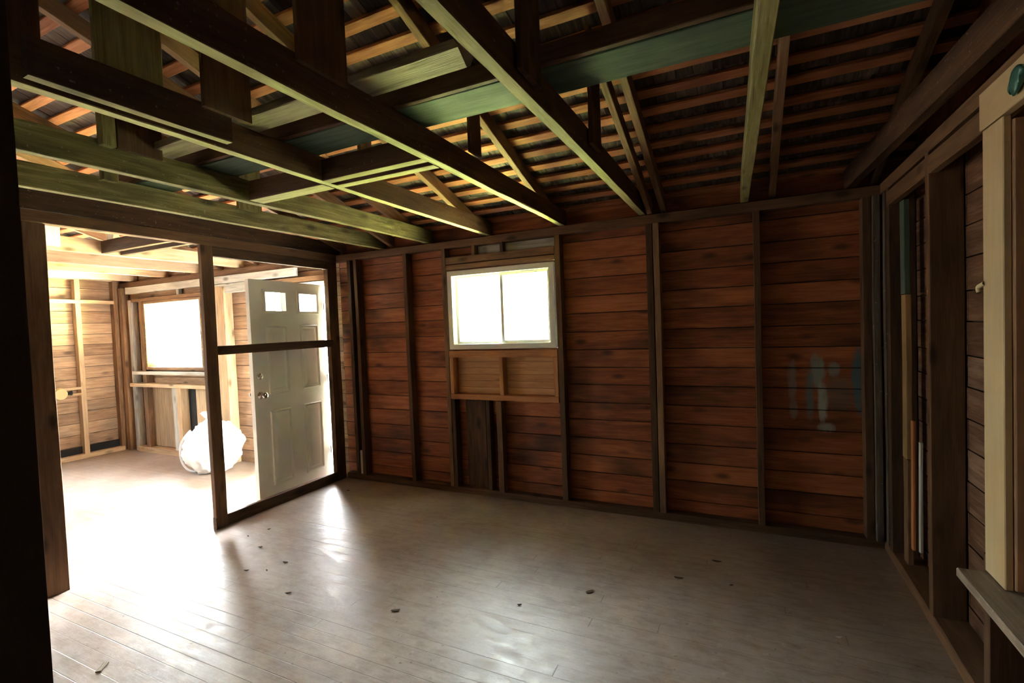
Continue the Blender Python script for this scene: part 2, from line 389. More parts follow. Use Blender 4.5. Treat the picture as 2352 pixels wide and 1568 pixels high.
# local X -> (0,-cos,sin), local Y -> world x, local Z -> normal up
xv = Vector((0, -math.cos(ang), math.sin(ang))); yv = Vector((1, 0, 0)); zv = xv.cross(yv)
if zv.z < 0: zv = -zv
M = Matrix((xv, yv, zv)).transposed().to_4x4(); M.translation = Vector((0, .45, ZB - SL * .45 + .024)); o.matrix_world = M
bm = bmesh.new()
vs = [(-4.7, -3.3, 3.70), (5.4, -3.3, 3.70), (5.4, -7.0, 2.5), (-4.7, -7.0, 2.5)]
a = [bm.verts.new(v) for v in vs]; b = [bm.verts.new((v[0], v[1], v[2] + .06)) for v in vs]
bm.faces.new(a); bm.faces.new(b)
for i in range(4): bm.faces.new((a[i], a[(i + 1) % 4], b[(i + 1) % 4], b[i]))
tag(link('ceiling', bm, WALLBACK), kind='structure')
def gable(x0, x1, nm):
    bm = bmesh.new(); pts = [(.3, 2.5), (.3, 2.56), (-3.3, 3.715), (-6.9, 2.56), (-6.9, 2.5)]
    A = [bm.verts.new((x0, y, z)) for y, z in pts]; B = [bm.verts.new((x1, y, z)) for y, z in pts]
    bm.faces.new(A); bm.faces.new(B)
    for i in range(5): bm.faces.new((A[i], A[(i + 1) % 5], B[(i + 1) % 5], B[i]))
    tag(link(nm, bm, SHEATH_L if x0 < 0 else SHEATH), kind='structure')
gable(-4.46, -4.42, 'wall_left_gable'); gable(5.02, 5.06, 'wall_right_gable')

# lawn behind the house
m, n, b = new_mat('sunlit_lawn'); t = n.nodes.new('ShaderNodeTexCoord')
n.links.new(mixc(n, noise_n(n, t.outputs['Object'], 6, 5), (.17, .20, .06), (.26, .29, .11)), b.inputs['Base Color']); b.inputs['Roughness'].default_value = .9
bm = bmesh.new(); bx(bm, -.1, 3.0, .5, 14, -.6, -.45); bx(bm, -1.6, -.1, 2.6, 14, -.6, -.45); tag(link('floor_outside_lawn', bm, m), kind='structure')
bm = bmesh.new(); bx(bm, -5.0, -.12, .5, 2.6, -.6, -.45); tag(link('floor_outside_bounce_pad', bm, plain('neutral_bounce_pad', (.17, .15, .12), .95, sc=30)), kind='structure')  # unseen pad added to bounce neutral daylight into the far room
bm = bmesh.new(); bx(bm, 3.0, 14, .5, 14, -.6, -.45); tag(link('floor_outside_shaded', bm, plain('shaded_ground', (.05, .04, .025), .95)), kind='structure')  # unseen dark ground added, shade put into its colour to limit green bounce
bm = bmesh.new(); bx(bm, -.12, -.08, .15, 1.7, -.6, 2.3); tag(link('wall_light_blocker', bm, WALLBACK), kind='structure')  # unseen wall added to keep lawn light out of the door opening

# ---------------------------------------------------------------- roof laths
k = 0; y = .06
ORD = ['first', 'second', 'third', 'fourth', 'fifth', 'sixth', 'seventh', 'eighth', 'ninth', 'tenth', 'eleventh', 'twelfth', 'thirteenth', 'fourteenth', 'fifteenth', 'sixteenth', 'seventeenth', 'eighteenth', 'nineteenth', 'twentieth', 'twenty-first', 'twenty-second', 'twenty-third']
while y > -3.2:
    z = ZB - SL * y + .011
    timber('roof_lath', (-4.45, y, z), (5.05, y + random.uniform(-.008, .008), z), .064, .024, BATTEN,
           'long orange-brown roof lath nailed across the rafters, %s up from the back wall' % ORD[k], 'lath', 'laths under the roof shingles', up=(0, math.sin(ang), math.cos(ang)), wob=.004)
    y -= .1545; k += 1

# ---------------------------------------------------------------- joists
JB = 2.47; JH = .135
joists = [('far-left brown ceiling joist running on top of the open stud partition', -.045, -.02, BROWNJ),
          ('olive ceiling joist just right of the partition, its right side lit green', .62, .50, JOISTW),
          ('second olive ceiling joist right of the partition, holding one end of the cross blocks', 1.215, 1.17, JOISTW),
          ('ceiling joist whose near end is doubled by a short dark sister board', 1.885, 1.89, BROWNJ),
          ('long ceiling joist ending above the right edge of the back window', 2.62, 2.61, BROWNJ),
          ('long ceiling joist with bright yellow-green underside ending above the double stud', 3.305, 3.31, BROWNJ),
          ('ceiling joist above the right stud, pale on its left side', 4.05, 4.14, JOISTW),
          ('dark grey ceiling joist slanting out above the right-hand wall', 4.70, 4.90, BROWNJ)]
for lab, xa, xb, m in joists:
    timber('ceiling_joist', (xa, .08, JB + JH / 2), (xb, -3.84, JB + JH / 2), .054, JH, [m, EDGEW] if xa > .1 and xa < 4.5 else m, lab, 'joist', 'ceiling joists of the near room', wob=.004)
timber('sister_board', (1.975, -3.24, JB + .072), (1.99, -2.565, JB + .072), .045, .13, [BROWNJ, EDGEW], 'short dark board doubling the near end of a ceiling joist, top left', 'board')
for i, (x, lab) in enumerate(((-.45, 'nearest to the partition'), (-1.64, 'second beyond the partition'), (-2.48, 'third beyond the partition, brightest of them'), (-3.22, 'fourth beyond the partition, above the far window'), (-4.0, 'closest to the far left wall'))):
    timber('ceiling_joist', (x, .08, JB + JH / 2), (x - .04, -6.3, JB + JH / 2), .048, JH, STUDL, 'pale sunlit joist of the far room, ' + lab, 'joist', 'ceiling joists of the far room', wob=.004)
# rafters beside the joists
for x, lab in ((-4.1, 'far room rafter by the left gable'), (-3.45, 'far room rafter above the far window, left one'), (-2.75, 'far room rafter above the far window, right one'), (-2.05, 'far room rafter above the cream post'), (-1.38, 'far room rafter above the white bag'), (-.70, 'far room rafter above the open door'),
               (.05, 'rafter above the open stud partition'), (.72, 'near room rafter seen through the gap beside the dark jamb, top left'), (1.12, 'near room rafter above the cross blocks'), (1.80, 'near room rafter above the window left edge'), (2.555, 'near room rafter left of the joist over the window right edge'),
               (3.465, 'pale rafter passing under the green board towards the double stud'), (4.235, 'reddish rafter beside the joist of the right stud'), (4.84, 'dark red rafter beside the last joist on the right')):
    zf = ZB - .03
    cx = lambda yy: (x, yy, ZB - SL * yy - .052 / math.cos(ang))
    timber('roof_rafter', cx(.22), cx(-3.3), .045, .10, RAFT, lab, 'rafter', 'roof rafters', up=(0, math.sin(ang), math.cos(ang)), wob=.003)
tm = timber('roof_brace', (3.37, -.02, 2.50), (3.36, -1.42, 3.0), .04, .09, RAFT, 'dark slanting brace beside the pale rafter over the double stud', 'brace', up=(0, .3, 1))
# hanger planks and struts from joist to rafter
def zr(y): return ZB - SL * y
hang = [(1.925, -3.03, -2.80, 'wide greenish plank hanging beside the doubled joist at top left', JOISTW, .022, 2.60),
        (2.02, -2.70, -2.48, 'wide near-black plank hanging behind the long joist at top left', DARKW, .022, 2.58),
        (2.665, -2.78, -2.55, 'wide dark plank hanging on the long joist over the window', DARKW, .022, 2.56),
        (3.355, -2.46, -2.28, 'narrow-looking dark plank hanging on the joist with the yellow-green underside', DARKW, .022, 2.50),
        (1.245, -2.64, -2.43, 'brown plank hanging on the second olive joist', DARKW, .022, 2.57),
        (.64, -2.43, -2.35, 'short olive strut on the first olive joist, left', JOISTW, .045, 2.57),
        (.64, -1.58, -1.38, 'olive plank on the first olive joist, right', JOISTW, .022, 2.57),
        (1.245, -2.71, -2.65, 'thin olive post beside the brown plank on the second olive joist', JOISTW, .045, 2.57),
        (2.67, -1.62, -1.50, 'dark strut between joist and roof below the green board', DARKW, .022, 2.60),
        (1.945, -1.70, -1.60, 'small dark strut behind the cross blocks', DARKW, .03, 2.60),
        (3.355, -1.60, -1.43, 'dark strut left of the pale rafter', DARKW, .022, 2.52),
        (1.90, -3.26, -3.17, 'black plank at the top left corner beside the jamb', DARKW, .03, 2.60),
        (-1.60, -1.37, -1.27, 'bluish plank hanging on a far room joist', GREYW, .022, 2.56),
        (-1.60, -1.86, -1.74, 'sunlit white plank hanging near the top left of the far room opening', VINYL, .022, 2.50)]
for x, y0, y1, lab, m, t, zb in hang:
    ym = (y0 + y1) / 2
    timber('roof_hanger', (x, ym, zb), (x, ym, zr(ym) - .005), t, y1 - y0, m, lab, 'plank', up=(0, 1, 0))
# boards lying on the joists
timber('catwalk_board', (.1, -2.09, 2.625), (4.90, -2.09, 2.625), .225, .03, GREENW, 'long green-painted board lying flat across the tops of the joists', 'board', wob=.004)
timber('edge_strip', (.1, -2.225, 2.65), (4.90, -2.225, 2.65), .03, .075, DARKW, 'dark red strip along the near edge of the green catwalk board', 'strip', wob=.003)
timber('split_board', (.95, -2.40, 2.635), (3.10, -2.42, 2.635), .14, .035, OLDW, 'weathered board with a split splintered end lying on the joists', 'board', ends=.035, wob=.006)
# blocks between joists
for xa, xb, y, w, lab in ((1.24, 1.865, -1.875, .09, 'cross block between the second and third joists'), (1.915, 2.59, -1.942, .045, 'cross block between joists, the nearer of the pair'), (1.915, 2.59, -1.838, .045, 'cross block between joists, the farther of the pair')):
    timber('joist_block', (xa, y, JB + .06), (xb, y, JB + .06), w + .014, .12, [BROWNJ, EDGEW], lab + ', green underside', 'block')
for y, lab in ((-1.24, 'farther'), (-1.40, 'nearer')):
    timber('joist_block', (-1.61, y, JB + .065), (-.48, y, JB + .065), .045, .12, DARKW, 'dark red cross block in the far room ceiling, %s of the pair' % lab, 'block')

# ---------------------------------------------------------------- partition (x = 0)
FW = DARKW
upright('partition_stud', -.022, -2.515, 0, 2.385, .045, .115, FW, 'wide dark post of the open partition, left side of its open bay')
upright('partition_stud', -.022, -1.42, 0, 2.385, .045, .10, FW, 'dark post of the open partition nearest the door, right side of its open bay')
upright('partition_stud', -.03, -.055, 0, 2.385, .06, .13, FW, 'dark corner post where the partition meets the back wall')
upright('partition_stud', -.022, -3.45, 0, 2.385, .045, .10, FW, 'partition post hidden behind the dark jamb')
timber('top_plate', (-.025, .0, 2.425), (-.025, -3.78, 2.425), .07, .075, FW, 'brown top plate along the open partition', 'plate')
timber('header_board', (-.02, -.12, 2.342), (-.02, -1.37, 2.342), .045, .085, FW, 'lower header board above the bay that shows the door', 'board')
timber('sole_plate', (-.022, -.12, .05), (-.022, -1.47, .05), .045, .10, FW, 'dark sole plate on the floor in front of the white door', 'plate')
timber('mid_rail', (-.02, -.11, 1.503), (-.02, -1.372, 1.503), .09, .075, FW, 'horizontal dark rail crossing in front of the white door', 'rail')

# ---------------------------------------------------------------- back wall framing, near room
def bstud(x0, x1, z0, z1, lab, m=DARKW, y0=.0, y1=.093, lean=0, cat='stud', nm='wall_stud', group=None):
    return upright(nm, (x0 + x1) / 2, (y0 + y1) / 2, z0, z1, x1 - x0, y1 - y0, m, lab, cat, group, lean=(lean, 0))
timber('top_plate', (-4.30, .045, 2.425), (4.9, .045, 2.425), .09, .07, DARKW, 'dark top plate along the back wall under the joist ends', 'plate')
timber('sole_plate', (.02, .05, .03), (4.86, .05, .03), .085, .06, DARKW, 'dark sole plate along the foot of the back wall', 'plate')
bstud(.16, .205, .06, 2.39, 'narrow stud in the back wall right beside the partition corner')
bstud(.25, .295, .06, 2.39, 'second stud in the back wall beside the partition corner')
bstud(.91, .955, .06, 2.39, 'stud of the back wall left of the window bay')
bstud(1.375, 1.42, .06, 2.39, 'lit brown stud directly at the left edge of the back window', RAFT)
bstud(2.55, 2.60, .06, 2.39, 'dark stud directly at the right edge of the back window')
bstud(3.33, 3.38, .06, 2.39, 'darker half of the double stud right of the window')
bstud(3.385, 3.432, .06, 2.39, 'lighter half of the double stud right of the window', RAFT)
bstud(4.10, 4.145, .06, 2.39, 'stud between the two right-hand bays of the back wall')
bstud(4.76, 4.81, .06, 2.39, 'brown stud at the right end of the back wall near the corner')
bstud(4.813, 4.855, .06, 2.39, 'plaster-spotted stud in the right corner', DUSTW, y0=-.03, y1=.06)
# pieces around the window
def hb(nm, x0, x1, z0, z1, lab, m=DARKW, y0=0., y1=.09, cat='board'):
    return timber(nm, (x0, (y0 + y1) / 2, (z0 + z1) / 2), (x1, (y0 + y1) / 2, (z0 + z1) / 2), y1 - y0, z1 - z0, m, lab, cat, wob=.0015)
hb('window_header', 1.425, 2.545, 2.235, 2.30, 'reddish header board just above the back window', RAFT)
hb('window_header', 1.425, 2.545, 2.18, 2.225, 'lower header strip touching the back window frame', RAFT)
bstud(1.72, 1.755, 2.30, 2.39, 'short cripple stud above the window, left one', RAFT, nm='cripple_stud')
bstud(2.02, 2.05, 2.30, 2.39, 'short cripple stud above the window, right one', nm='cripple_stud')
hb('nailing_board', 1.76, 2.54, 2.30, 2.385, 'grey board set back in the gap above the window header', GREYW, .06, .085)
# niche box under the window
nb = empty('niche_box', (1.43, 0, .93)); tag(nb, 'shallow open wooden box with two compartments under the back window', 'box')
def npart(nm, x0, x1, y0, y1, z0, z1, m=RAFT):
    if (x1 - x0) >= (z1 - z0): o = timber(nm, (x0, (y0 + y1) / 2, (z0 + z1) / 2), (x1, (y0 + y1) / 2, (z0 + z1) / 2), y1 - y0, z1 - z0, m, parent=nb, wob=.001)
    else: o = timber(nm, ((x0 + x1) / 2, (y0 + y1) / 2, z0), ((x0 + x1) / 2, (y0 + y1) / 2, z1), x1 - x0, y1 - y0, m, parent=nb, up=(0, 1, 0), wob=.001)
    return o
NICHE = wood('niche_pine', [(.25, (.30, .12, .05)), (.5, (.52, .24, .10)), (.75, (.66, .36, .18))], stain=(.2, .08, .04), stain_amt=.4)
npart('top_rail', 1.425, 2.545, -.004, .088, 1.33, 1.395, NICHE)
npart('bottom_rail', 1.425, 2.545, -.004, .088, .925, .975, NICHE)
npart('side_board', 1.425, 1.465, 0, .088, .977, 1.328, NICHE); npart('side_board', 2.505, 2.545, 0, .088, .977, 1.328, NICHE)
npart('divider', 1.965, 2.005, 0, .088, .977, 1.328, NICHE)
bm = bmesh.new(); lay = bm.loops.layers.color.new('pv')
z = .977
while z < 1.32:
    bx(bm, .04, 1.075, .080, .0945, z - .93 + .0015, min(z + .062, 1.328) - .93 - .0015, random.random(), lay); z += .062
bk = link('back_boards', bm, wood('niche_beadboard', [(.25, (.42, .20, .09)), (.5, (.66, .36, .17)), (.75, (.78, .48, .26))], attr='pv', stain=(.3, .12, .06), stain_amt=.3), nb)
# pieces below the box
bstud(1.425, 1.465, .06, .92, 'short stud below the left end of the niche box', nm='cripple_stud')
hb_ = upright('infill_board', 1.66, .075, .06, .92, .22, .02, DARKW, 'wide vertical brown board below the niche box', 'board')
bstud(1.80, 1.84, .062, .92, 'dark short post below the niche box divider, left', nm='cripple_stud', y0=.01)
bstud(1.92, 1.975, .062, .92, 'dark short post below the niche box divider, right', nm='cripple_stud', y0=-.01, y1=.07)
bm = bmesh.new(); bx(bm, .205 - .0, .245, .02, .085, .062, .32); o = link('plaster_remnant', bm, PAPER); tag(o, 'whitish block of old plaster between the studs by the partition corner', 'plaster')

# ---------------------------------------------------------------- slider window
def frame_ring(bm, x0, x1, z0, z1, wdt, y0, y1):
    bx(bm, x0, x1, y0, y1, z0, z0 + wdt); bx(bm, x0, x1, y0, y1, z1 - wdt, z1)
    bx(bm, x0, x0 + wdt, y0, y1, z0 + wdt, z1 - wdt); bx(bm, x1 - wdt, x1, y0, y1, z0 + wdt, z1 - wdt)
w1 = empty('window_1', (1.985, .05, 1.405)); tag(w1, kind='structure')
def wobj(nm, bm, mat, par):
    bmesh.ops.translate(bm, verts=bm.verts, vec=-par.location); return link(nm, bm, mat, par)
bm = bmesh.new(); frame_ring(bm, 1.435, 2.535, 1.41, 2.165, .048, .0, .13)
wobj('window_frame', bm, VINYL, w1)
bm = bmesh.new(); frame_ring(bm, 1.483, 2.005, 1.458, 2.117, .024, .075, .105); wobj('left_sash', bm, VINYL, w1)
bm = bmesh.new(); frame_ring(bm, 1.99, 2.487, 1.458, 2.117, .028, .035, .07); wobj('right_sash', bm, VINYL, w1)
bm = bmesh.new(); bx(bm, 1.507, 1.981, .088, .092, 1.49, 2.085); wobj('window_pane', bm, DIMGLASS, w1)
bm = bmesh.new(); bx(bm, 2.018, 2.459, .05, .054, 1.497, 2.079); wobj('window_pane', bm, DIMGLASS, w1)

# ---------------------------------------------------------------- far room: back wall
upright('corner_post', -4.24, .02, 0, 2.385, .09, .09, RAFT, 'brown post in the far corner of the far room', 'post')
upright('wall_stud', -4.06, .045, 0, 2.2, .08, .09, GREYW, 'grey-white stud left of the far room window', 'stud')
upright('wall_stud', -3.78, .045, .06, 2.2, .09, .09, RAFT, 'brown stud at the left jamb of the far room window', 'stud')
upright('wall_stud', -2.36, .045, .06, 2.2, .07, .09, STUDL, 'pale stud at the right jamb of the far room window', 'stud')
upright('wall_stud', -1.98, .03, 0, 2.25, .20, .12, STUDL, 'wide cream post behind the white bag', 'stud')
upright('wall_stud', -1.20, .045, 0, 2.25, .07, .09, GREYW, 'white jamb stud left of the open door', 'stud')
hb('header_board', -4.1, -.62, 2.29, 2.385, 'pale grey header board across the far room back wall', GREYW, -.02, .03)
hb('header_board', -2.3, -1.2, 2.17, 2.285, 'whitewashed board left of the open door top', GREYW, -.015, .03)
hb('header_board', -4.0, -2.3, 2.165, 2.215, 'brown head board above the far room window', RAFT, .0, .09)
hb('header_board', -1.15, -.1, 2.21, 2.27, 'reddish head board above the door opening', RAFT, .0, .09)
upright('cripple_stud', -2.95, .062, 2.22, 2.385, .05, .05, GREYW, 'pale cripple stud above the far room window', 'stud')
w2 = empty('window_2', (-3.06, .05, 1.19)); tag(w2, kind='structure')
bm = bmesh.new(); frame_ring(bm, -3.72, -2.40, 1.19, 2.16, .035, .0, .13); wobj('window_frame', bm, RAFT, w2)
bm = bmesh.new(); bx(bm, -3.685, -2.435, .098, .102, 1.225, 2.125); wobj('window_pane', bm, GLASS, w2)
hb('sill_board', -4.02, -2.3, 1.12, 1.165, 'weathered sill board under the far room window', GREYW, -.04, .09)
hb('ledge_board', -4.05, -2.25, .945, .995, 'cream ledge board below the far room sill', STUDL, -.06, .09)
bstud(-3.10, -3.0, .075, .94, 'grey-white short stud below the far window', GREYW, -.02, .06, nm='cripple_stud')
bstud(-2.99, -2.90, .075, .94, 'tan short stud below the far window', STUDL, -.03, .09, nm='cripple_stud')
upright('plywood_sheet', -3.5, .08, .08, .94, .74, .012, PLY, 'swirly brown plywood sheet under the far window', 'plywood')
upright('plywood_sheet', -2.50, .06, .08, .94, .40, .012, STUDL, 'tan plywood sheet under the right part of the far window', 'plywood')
bm = bmesh.new(); bx(bm, -2.88, -2.72, .07, .085, .1, .93); tag(link('black_sheet', bm, BLKW), 'black sheet in the gap under the far window', 'paper')  # thin flat black sheet filling the gap
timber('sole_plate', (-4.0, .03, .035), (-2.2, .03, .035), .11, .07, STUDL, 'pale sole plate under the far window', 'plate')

# far room: left wall (inner face x = -4.3)
def lstud(y, w, z0, z1, lab, m=STUDL, cat='stud'): return upright('wall_stud', -4.35, y, z0, z1, .09, w, m, lab, cat)
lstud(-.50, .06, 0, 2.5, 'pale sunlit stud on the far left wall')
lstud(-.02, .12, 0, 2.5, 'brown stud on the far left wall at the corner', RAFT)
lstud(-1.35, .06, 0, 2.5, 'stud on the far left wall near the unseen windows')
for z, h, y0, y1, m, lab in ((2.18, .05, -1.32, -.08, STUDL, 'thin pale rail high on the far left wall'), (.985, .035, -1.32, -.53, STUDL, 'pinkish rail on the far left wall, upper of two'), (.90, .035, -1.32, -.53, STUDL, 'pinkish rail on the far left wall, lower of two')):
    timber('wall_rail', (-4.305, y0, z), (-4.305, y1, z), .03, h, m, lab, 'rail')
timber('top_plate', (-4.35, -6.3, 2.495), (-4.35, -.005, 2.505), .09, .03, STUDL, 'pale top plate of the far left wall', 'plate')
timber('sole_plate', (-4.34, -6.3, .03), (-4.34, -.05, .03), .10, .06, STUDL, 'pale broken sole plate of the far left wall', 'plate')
bm = bmesh.new(); bx(bm, -4.378, -4.372, -1.3, -.07, .06, .16); tag(link('black_sheet', bm, BLKW), 'black strip of paper at the foot of the far left wall', 'paper')
for i, yy in enumerate((-1.45, -3.85)):
    lstud(yy, .1, 0, 2.5, 'stud beside the side windows of the far room, %s' % ('farther' if i == 0 else 'nearer'))
# round fitting
lf = empty('light_fitting', (-4.28, -.78, .93)); tag(lf, 'round yellowish electrical fitting on the far left wall rail', 'fitting')
bm = bmesh.new(); bmesh.ops.create_cone(bm, segments=32, radius1=.085, radius2=.07, depth=.05, cap_ends=True, matrix=Matrix.Translation((.03, 0, 0)) @ Matrix.Rotation(math.pi / 2, 4, 'Y')); link('cover', bm, plain('aged_yellow_plastic', (.62, .45, .2), .4), lf)
bm = bmesh.new(); bmesh.ops.create_cone(bm, segments=16, radius1=.03, radius2=.02, depth=.05, cap_ends=True, matrix=Matrix.Translation((.0, .11, 0)) @ Matrix.Rotation(math.pi / 2, 4, 'X')); link('socket', bm, BLKW, lf)

# ---------------------------------------------------------------- white entrance door, swung open
dr = empty('door_1', (-.188, -.03, .02)); dr.rotation_euler = (0, 0, math.radians(-86)); tag(dr, kind='structure')
DW, DH, DT = .94, 2.13, .044
# local: x 0..DW from hinge to latch, visible face is local +y
cols = [(.10, .35), (.52, .775)]; lz = (1.83, 2.02); mz = (1.02, 1.69); bz = (.13, .86)
bm = bmesh.new()
xs = [0, .10, .35, .52, .775, DW]
bx(bm, 0, DW, -DT, 0, 0, lz[0]); bx(bm, 0, DW, -DT, 0, lz[1], DH)
for a, b in ((0, .10), (.35, .52), (.775, DW)): bx(bm, a, b, -DT, 0, lz[0], lz[1])
link('door_leaf', bm, DOORP, dr)
def panel(bm, x0, x1, z0, z1, y, s):
    """raised panel with a moulded ring; s=+1 front, -1 back"""
    def ring(in0, in1, h0, h1):
        P = [(x0 + in0, z0 + in0), (x1 - in0, z0 + in0), (x1 - in0, z1 - in0), (x0 + in0, z1 - in0)]
        Q = [(x0 + in1, z0 + in1), (x1 - in1, z0 + in1), (x1 - in1, z1 - in1), (x0 + in1, z1 - in1)]
        A = [bm.verts.new((p[0], y + s * h0, p[1])) for p in P]; B = [bm.verts.new((p[0], y + s * h1, p[1])) for p in Q]
        for i in range(4): bm.faces.new((A[i], A[(i + 1) % 4], B[(i + 1) % 4], B[i]))
        return B
    ring(0, .006, .0005, .015); ring(.006, .014, .015, .015); ring(.014, .024, .015, .001); ring(.024, .036, .001, .001)
    B = ring(.036, .062, .001, .012); bm.faces.new(B)
for c in cols:
    for zz in (mz, bz):
        bm = bmesh.new(); panel(bm, c[0], c[1], zz[0], zz[1], .0005, 1); panel(bm, c[0], c[1], zz[0], zz[1], -DT - .0005, -1); link('raised_panel', bm, DOORP, dr)
    bm = bmesh.new()
    for (y0, y1) in ((.0, .012), (-DT - .012, -DT)): frame_ring(bm, c[0] - .022, c[1] + .022, lz[0] - .022, lz[1] + .022, .026, y0, y1)
    fr = link('lite_frame', bm, DOORP, dr)
    bm = bmesh.new(); bx(bm, c[0], c[1], -DT / 2 - .002, -DT / 2 + .002, lz[0], lz[1]); link('lite_pane', bm, GLASS, fr)
def lathe(bm, prof, seg=24, M=Matrix()):
    R = []
    for r, h in prof:
        R.append([bm.verts.new(M @ Vector((r * math.cos(2 * math.pi * i / seg), r * math.sin(2 * math.pi * i / seg), h))) for i in range(seg)])
    for a, b in zip(R[:-1], R[1:]):
        for i in range(seg): bm.faces.new((a[i], a[(i + 1) % seg], b[(i + 1) % seg], b[i]))
    bm.faces.new(R[0]); bm.faces.new(R[-1])
for nm, z, prof in (('door_knob', 1.03, [(.034, 0), (.034, .006), (.014, .012), (.012, .035), (.026, .045), (.031, .062), (.024, .075), (.008, .078)]),
                    ('deadbolt', 1.21, [(.034, 0), (.034, .01), (.028, .02), (.016, .022), (.015, .026), (.004, .027)])):
    bm = bmesh.new()
    lathe(bm, prof, M=Matrix.Translation((DW - .065, 0, z)) @ Matrix.Rotation(-math.pi / 2, 4, 'X'))
    lathe(bm, prof, M=Matrix.Translation((DW - .065, -DT, z)) @ Matrix.Rotation(math.pi / 2, 4, 'X'))
    o = link(nm, bm, CHROME, dr, smooth=True); o['label'] = 'chrome ' + nm.replace('_', ' ')
for z in (.25, 1.05, 1.85):
    bm = bmesh.new(); lathe(bm, [(.008, 0), (.008, .09)], 12, Matrix.Translation((-.006, .006, z))); link('hinge', bm, CHROME, dr)
# jamb of the door opening
bm = bmesh.new(); bx(bm, -.175, -.14, -.01, .13, 0, 2.2); bx(bm, -1.17, -1.135, -.01, .13, 0, 2.2); bx(bm, -1.17, -.14, -.01, .13, 2.165, 2.2)
tag(link('trim_2', bm, VINYL), kind='structure')

# ---------------------------------------------------------------- white bag and strap
def bag():
    bm = bmesh.new(); bmesh.ops.create_icosphere(bm, subdivisions=5, radius=1)
    for v in bm.verts:
        p = v.co.copy(); t = (p.z + 1) / 2
        r = 1.0 if t < .55 else max(.16, 1 - ((t - .55) / .45) ** 1.6 * .9)
        n1 = noise.fractal(p * 2.2, .7, 2.1, 4) * .13; fold = abs(noise.noise(Vector((math.atan2(p.y, p.x) * 3.2, p.z * 1.2, 3)))) * .10 * t
        s = 1 + n1 - fold
        q = p.normalized()
        v.co = Vector((q.x * s * .34, q.y * s * .27, q.z * s * .32 + .30))
        if v.co.z < 0: v.co.z = 0.0 + random.random() * .002
    return bm
b_ = empty('plastic_bag', (-1.78, -.33, 0), .3); tag(b_, 'full white plastic bag slumped on the floor left of the open door', 'bag')
link('bag_body', bag(), PLASTIC, b_, True)
bm = bmesh.new()
lathe(bm, [(.10, .0), (.05, .03), (.028, .06), (.05, .09), (.085, .13), (.06, .125), (.01, .07)], 18, Matrix.Translation((-.05, 0, .585)))
for v in bm.verts: v.co += Vector((noise.noise(v.co * 20), noise.noise(v.co * 23 + Vector((3, 0, 0))), noise.noise(v.co * 18))) * .018
link('bag_knot', bm, PLASTIC, b_, True)
def tube(name, pts, r, mat, seg=8):
    cu = bpy.data.curves.new(name, 'CURVE'); cu.dimensions = '3D'; cu.bevel_depth = r; cu.bevel_resolution = 3
    s = cu.splines.new('NURBS'); s.points.add(len(pts) - 1); s.use_endpoint_u = True; s.order_u = 3
    for i, p in enumerate(pts): s.points[i].co = (*p, 1)
    o = bpy.data.objects.new(name, cu); COL.objects.link(o)
    dg = bpy.context.evaluated_depsgraph_get(); me = bpy.data.meshes.new_from_object(o.evaluated_get(dg))
    bpy.data.objects.remove(o); me.materials.clear(); me.materials.append(mat)
    for p in me.polygons: p.use_smooth = True
    o = bpy.data.objects.new(name, me); COL.objects.link(o); return o
tag(tube('white_strap', [(-2.06, -.42, .50), (-2.14, -.48, .40), (-2.17, -.50, .25), (-2.13, -.50, .10), (-2.02, -.48, .012), (-1.95, -.45, .012)], .012, PLASTIC), 'curved white strap standing up beside the bag', 'strap')

# ---------------------------------------------------------------- right wall
RX = 4.86
def rstud(y0, y1, z0, z1, lab, m=DARKW, x0=RX, x1=4.995, nm='wall_stud', cat='stud', lean=(0, 0)):
    return upright(nm, (x0 + x1) / 2, (y0 + y1) / 2, z0, z1, x1 - x0, y1 - y0, m, lab, cat, lean=lean)
timber('sole_plate', (4.93, .05, .035), (4.93, -3.78, .035), .14, .07, DARKW, 'brown sole plate along the foot of the right wall', 'plate')
timber('top_plate', (4.93, -.005, 2.43), (4.93, -3.78, 2.43), .14, .07, DARKW, 'dark top plate of the right wall', 'plate')
timber('header_board', (4.88, -.16, 2.33), (4.88, -3.0, 2.33), .04, .09, DARKW, 'brown header board under the right wall top plate', 'board')
rstud(-.10, -.055, .07, 2.39, 'grey plaster-stained stud in the right corner', DUSTW)
rstud(-.20, -.14, .07, 2.39, 'dark stud beside the right corner')
rstud(-.94, -.89, .07, 2.39, 'deep dark stud in the middle of the right wall')
rstud(-1.58, -1.53, .07, .66, 'short stud under the window stool of the right wall', nm='cripple_stud')
rstud(-1.98, -1.92, .07, .66, 'second short stud under the window stool of the right wall', DUSTW, nm='cripple_stud')
# clutter strips in the corner bay
rstud(-.36, -.28, 1.72, 2.28, 'dark green strip standing in the corner bay', GREENW, 4.90, 4.93, 'wall_strip', 'strip')
rstud(-.36, -.28, .72, 1.715, 'yellow pine strip below the dark green one', YELW, 4.90, 4.93, 'wall_strip', 'strip')
rstud(-.36, -.28, .07, .715, 'brown strip at the foot of the corner bay', RAFT, 4.90, 4.93, 'wall_strip', 'strip')
rstud(-.50, -.465, .22, .98, 'orange lath leaning in the corner bay', TRIMR, 4.895, 4.91, 'wall_lath', 'lath')
rstud(-.60, -.575, .25, .88, 'splintered whitish lath in the corner bay', GREYW, 4.90, 4.915, 'wall_lath', 'lath', lean=(0, -.02))
rstud(-.88, -.72, .07, 2.3, 'weathered brown board beside the deep dark stud', RAFT, 4.955, 4.98, 'wall_board', 'board')
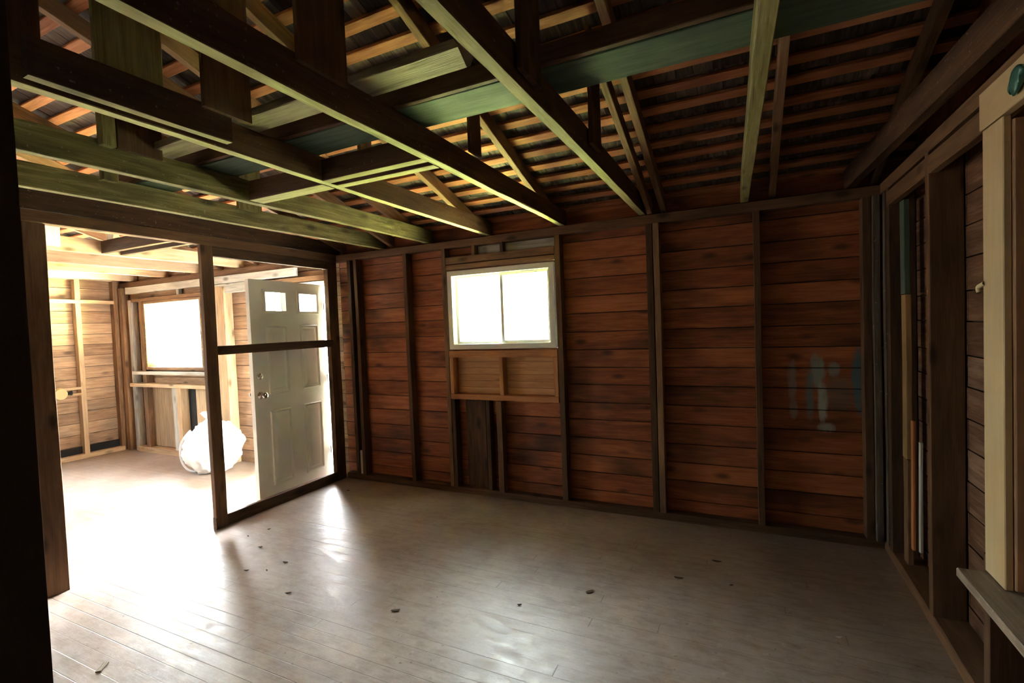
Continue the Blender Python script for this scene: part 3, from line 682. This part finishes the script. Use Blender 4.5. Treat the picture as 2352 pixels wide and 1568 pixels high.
# right window: casing, stool, jamb
w3 = empty('window_3', (4.86, -2.4, .66)); tag(w3, kind='structure')
def wt(nm, p0, p1, w, h, m, up=(0, 0, 1)):
    return timber(nm, p0, p1, w, h, m, parent=w3, up=up, wob=.0008)
wt('side_casing', (4.81, -1.80, .675), (4.81, -1.80, 2.235), .022, .15, CREAM, up=(0, 1, 0))
wt('side_casing', (4.83, -3.0, .675), (4.83, -3.0, 2.235), .055, .15, CREAM, up=(0, 1, 0))
wt('head_casing', (4.81, -1.715, 2.305), (4.81, -3.1, 2.305), .03, .13, CREAM)
wt('side_jamb', (4.905, -1.875, .68), (4.905, -1.875, 2.22), .165, .025, REVEAL, up=(0, 1, 0))
wt('side_jamb', (4.93, -2.915, .68), (4.93, -2.915, 2.22), .15, .03, REVEAL, up=(0, 1, 0))
wt('jamb_stop', (4.895, -1.90, .68), (4.895, -1.90, 2.22), .10, .02, REVEAL, up=(0, 1, 0))
wt('head_jamb', (4.93, -1.88, 2.225), (4.93, -2.93, 2.225), .15, .03, REVEAL)
st = wt('window_stool', (4.79, -1.735, .655), (4.79, -3.15, .655), .15, .032, wood('dusty_stool', [(.25, (.20, .14, .10)), (.5, (.34, .26, .19)), (.75, (.45, .37, .28))], stain=(.12, .08, .06), rough=.5, knots=False, speck=.5))
bm = bmesh.new(); frame_ring(bm, -2.90, -1.91, .69, 2.21, .05, 4.965, 4.995)
for v in bm.verts: v.co = Vector((v.co.y, v.co.x, v.co.z)) - w3.location
link('sash', bm, VINYL, w3)
bm = bmesh.new(); bx(bm, 4.992, 4.996, -2.86, -1.95, .73, 2.17); wobj('window_pane', bm, GLASS, w3)
# green corroded hook on the head casing
bm = bmesh.new(); bmesh.ops.create_icosphere(bm, subdivisions=4, radius=.04, matrix=Matrix.Translation((4.785, -2.005, 2.305)) @ Matrix.Scale(.35, 4, (1, 0, 0)))
for v in bm.verts: v.co += v.co.normalized() * 0 + Vector((0, noise.noise(v.co * 30) * .018, noise.noise(v.co * 34 + Vector((5, 0, 0))) * .02 - max(0, v.co.y + 2.0) * .5))
tag(link('corroded_bracket', bm, GREENJ), 'green corroded metal bracket on the cream head casing', 'bracket')
tag(tube('curling_paint_flake', [(4.80, -1.735, 1.705), (4.795, -1.712, 1.70), (4.792, -1.70, 1.69), (4.795, -1.705, 1.675)], .008, CREAM), 'curled paint flake on the edge of the cream casing', 'flake')

# ---------------------------------------------------------------- debris on the floor
for i, (x, y, r) in enumerate(DEBRIS if 'DEBRIS' in globals() else []): pass
def unproj(u, v):
    d = Rm @ Vector(((u - 1176) / 1117, -(v - 784) / 1117, -1)); t = -1.62 / d.z
    return Vector((4.03242, -4.01111, 1.62)) + d * t
deb = [(909, 1403, 'dark leaf crumb in the middle of the bright floor'), (662, 1363, 'brown leaf bit right of the partition glow'), (1355, 1360, 'larger crumpled leaf right of the window reflection'),
       (655, 1292, 'thin dark chip on the bright floor below the partition plate'), (613, 1311, 'small dark chip beside the thin chip below the partition plate'), (566, 1311, 'tiny chip at the edge of the light'),
       (598, 1257, 'dark speck near the foot of the partition'), (570, 1232, 'dark speck nearest the partition post'), (618, 1216, 'leaf speck near the partition sole plate'),
       (1646, 1290, 'thin twig on the dim floor in front of the right bays'), (1559, 1328, 'brown splinter on the dim floor'), (1926, 1465, 'pale pebble on the dark floor at right'),
       (800, 1127, 'brown chip near the back left corner'), (1193, 1390, 'crumb above the window reflection'), (1680, 1345, 'short sliver on the dim floor at right')]
for i, (u, v, lab) in enumerate(deb):
    p = unproj(u, v); rnd = random.Random(i); bm = bmesh.new()
    bmesh.ops.create_icosphere(bm, subdivisions=2, radius=1)
    L = rnd.uniform(.011, .018) * (1.6 if i in (0, 2, 3, 1) else 1) * (2 if 'twig' in lab or 'splinter' in lab else 1)
    for vv in bm.verts:
        n_ = 1 + noise.noise(vv.co * 2 + Vector((i, 0, 0))) * .6
        vv.co = Vector((vv.co.x * L * n_, vv.co.y * L * .38 * n_, vv.co.z * .004 + .004 + abs(vv.co.x) * .004))
    o = link('leaf_bit' if 'leaf' in lab else 'wood_chip', bm, PAPER if 'pale' in lab else LEAF); o.location = (p.x, p.y, 0); o.rotation_euler = (0, 0, rnd.uniform(-.6, .9))
    tag(o, lab, 'debris', 'bits of debris on the floor')
p = unproj(235, 1533); bm = bmesh.new(); bx(bm, -.035, .035, -.012, .012, 0, .006)
o = link('wood_scrap', bm, OLDW); o.location = (p.x, p.y, 0.0005); o.rotation_euler = (0, 0, -.9); tag(o, 'small flat wood scrap on the bright floor by the jamb', 'scrap')
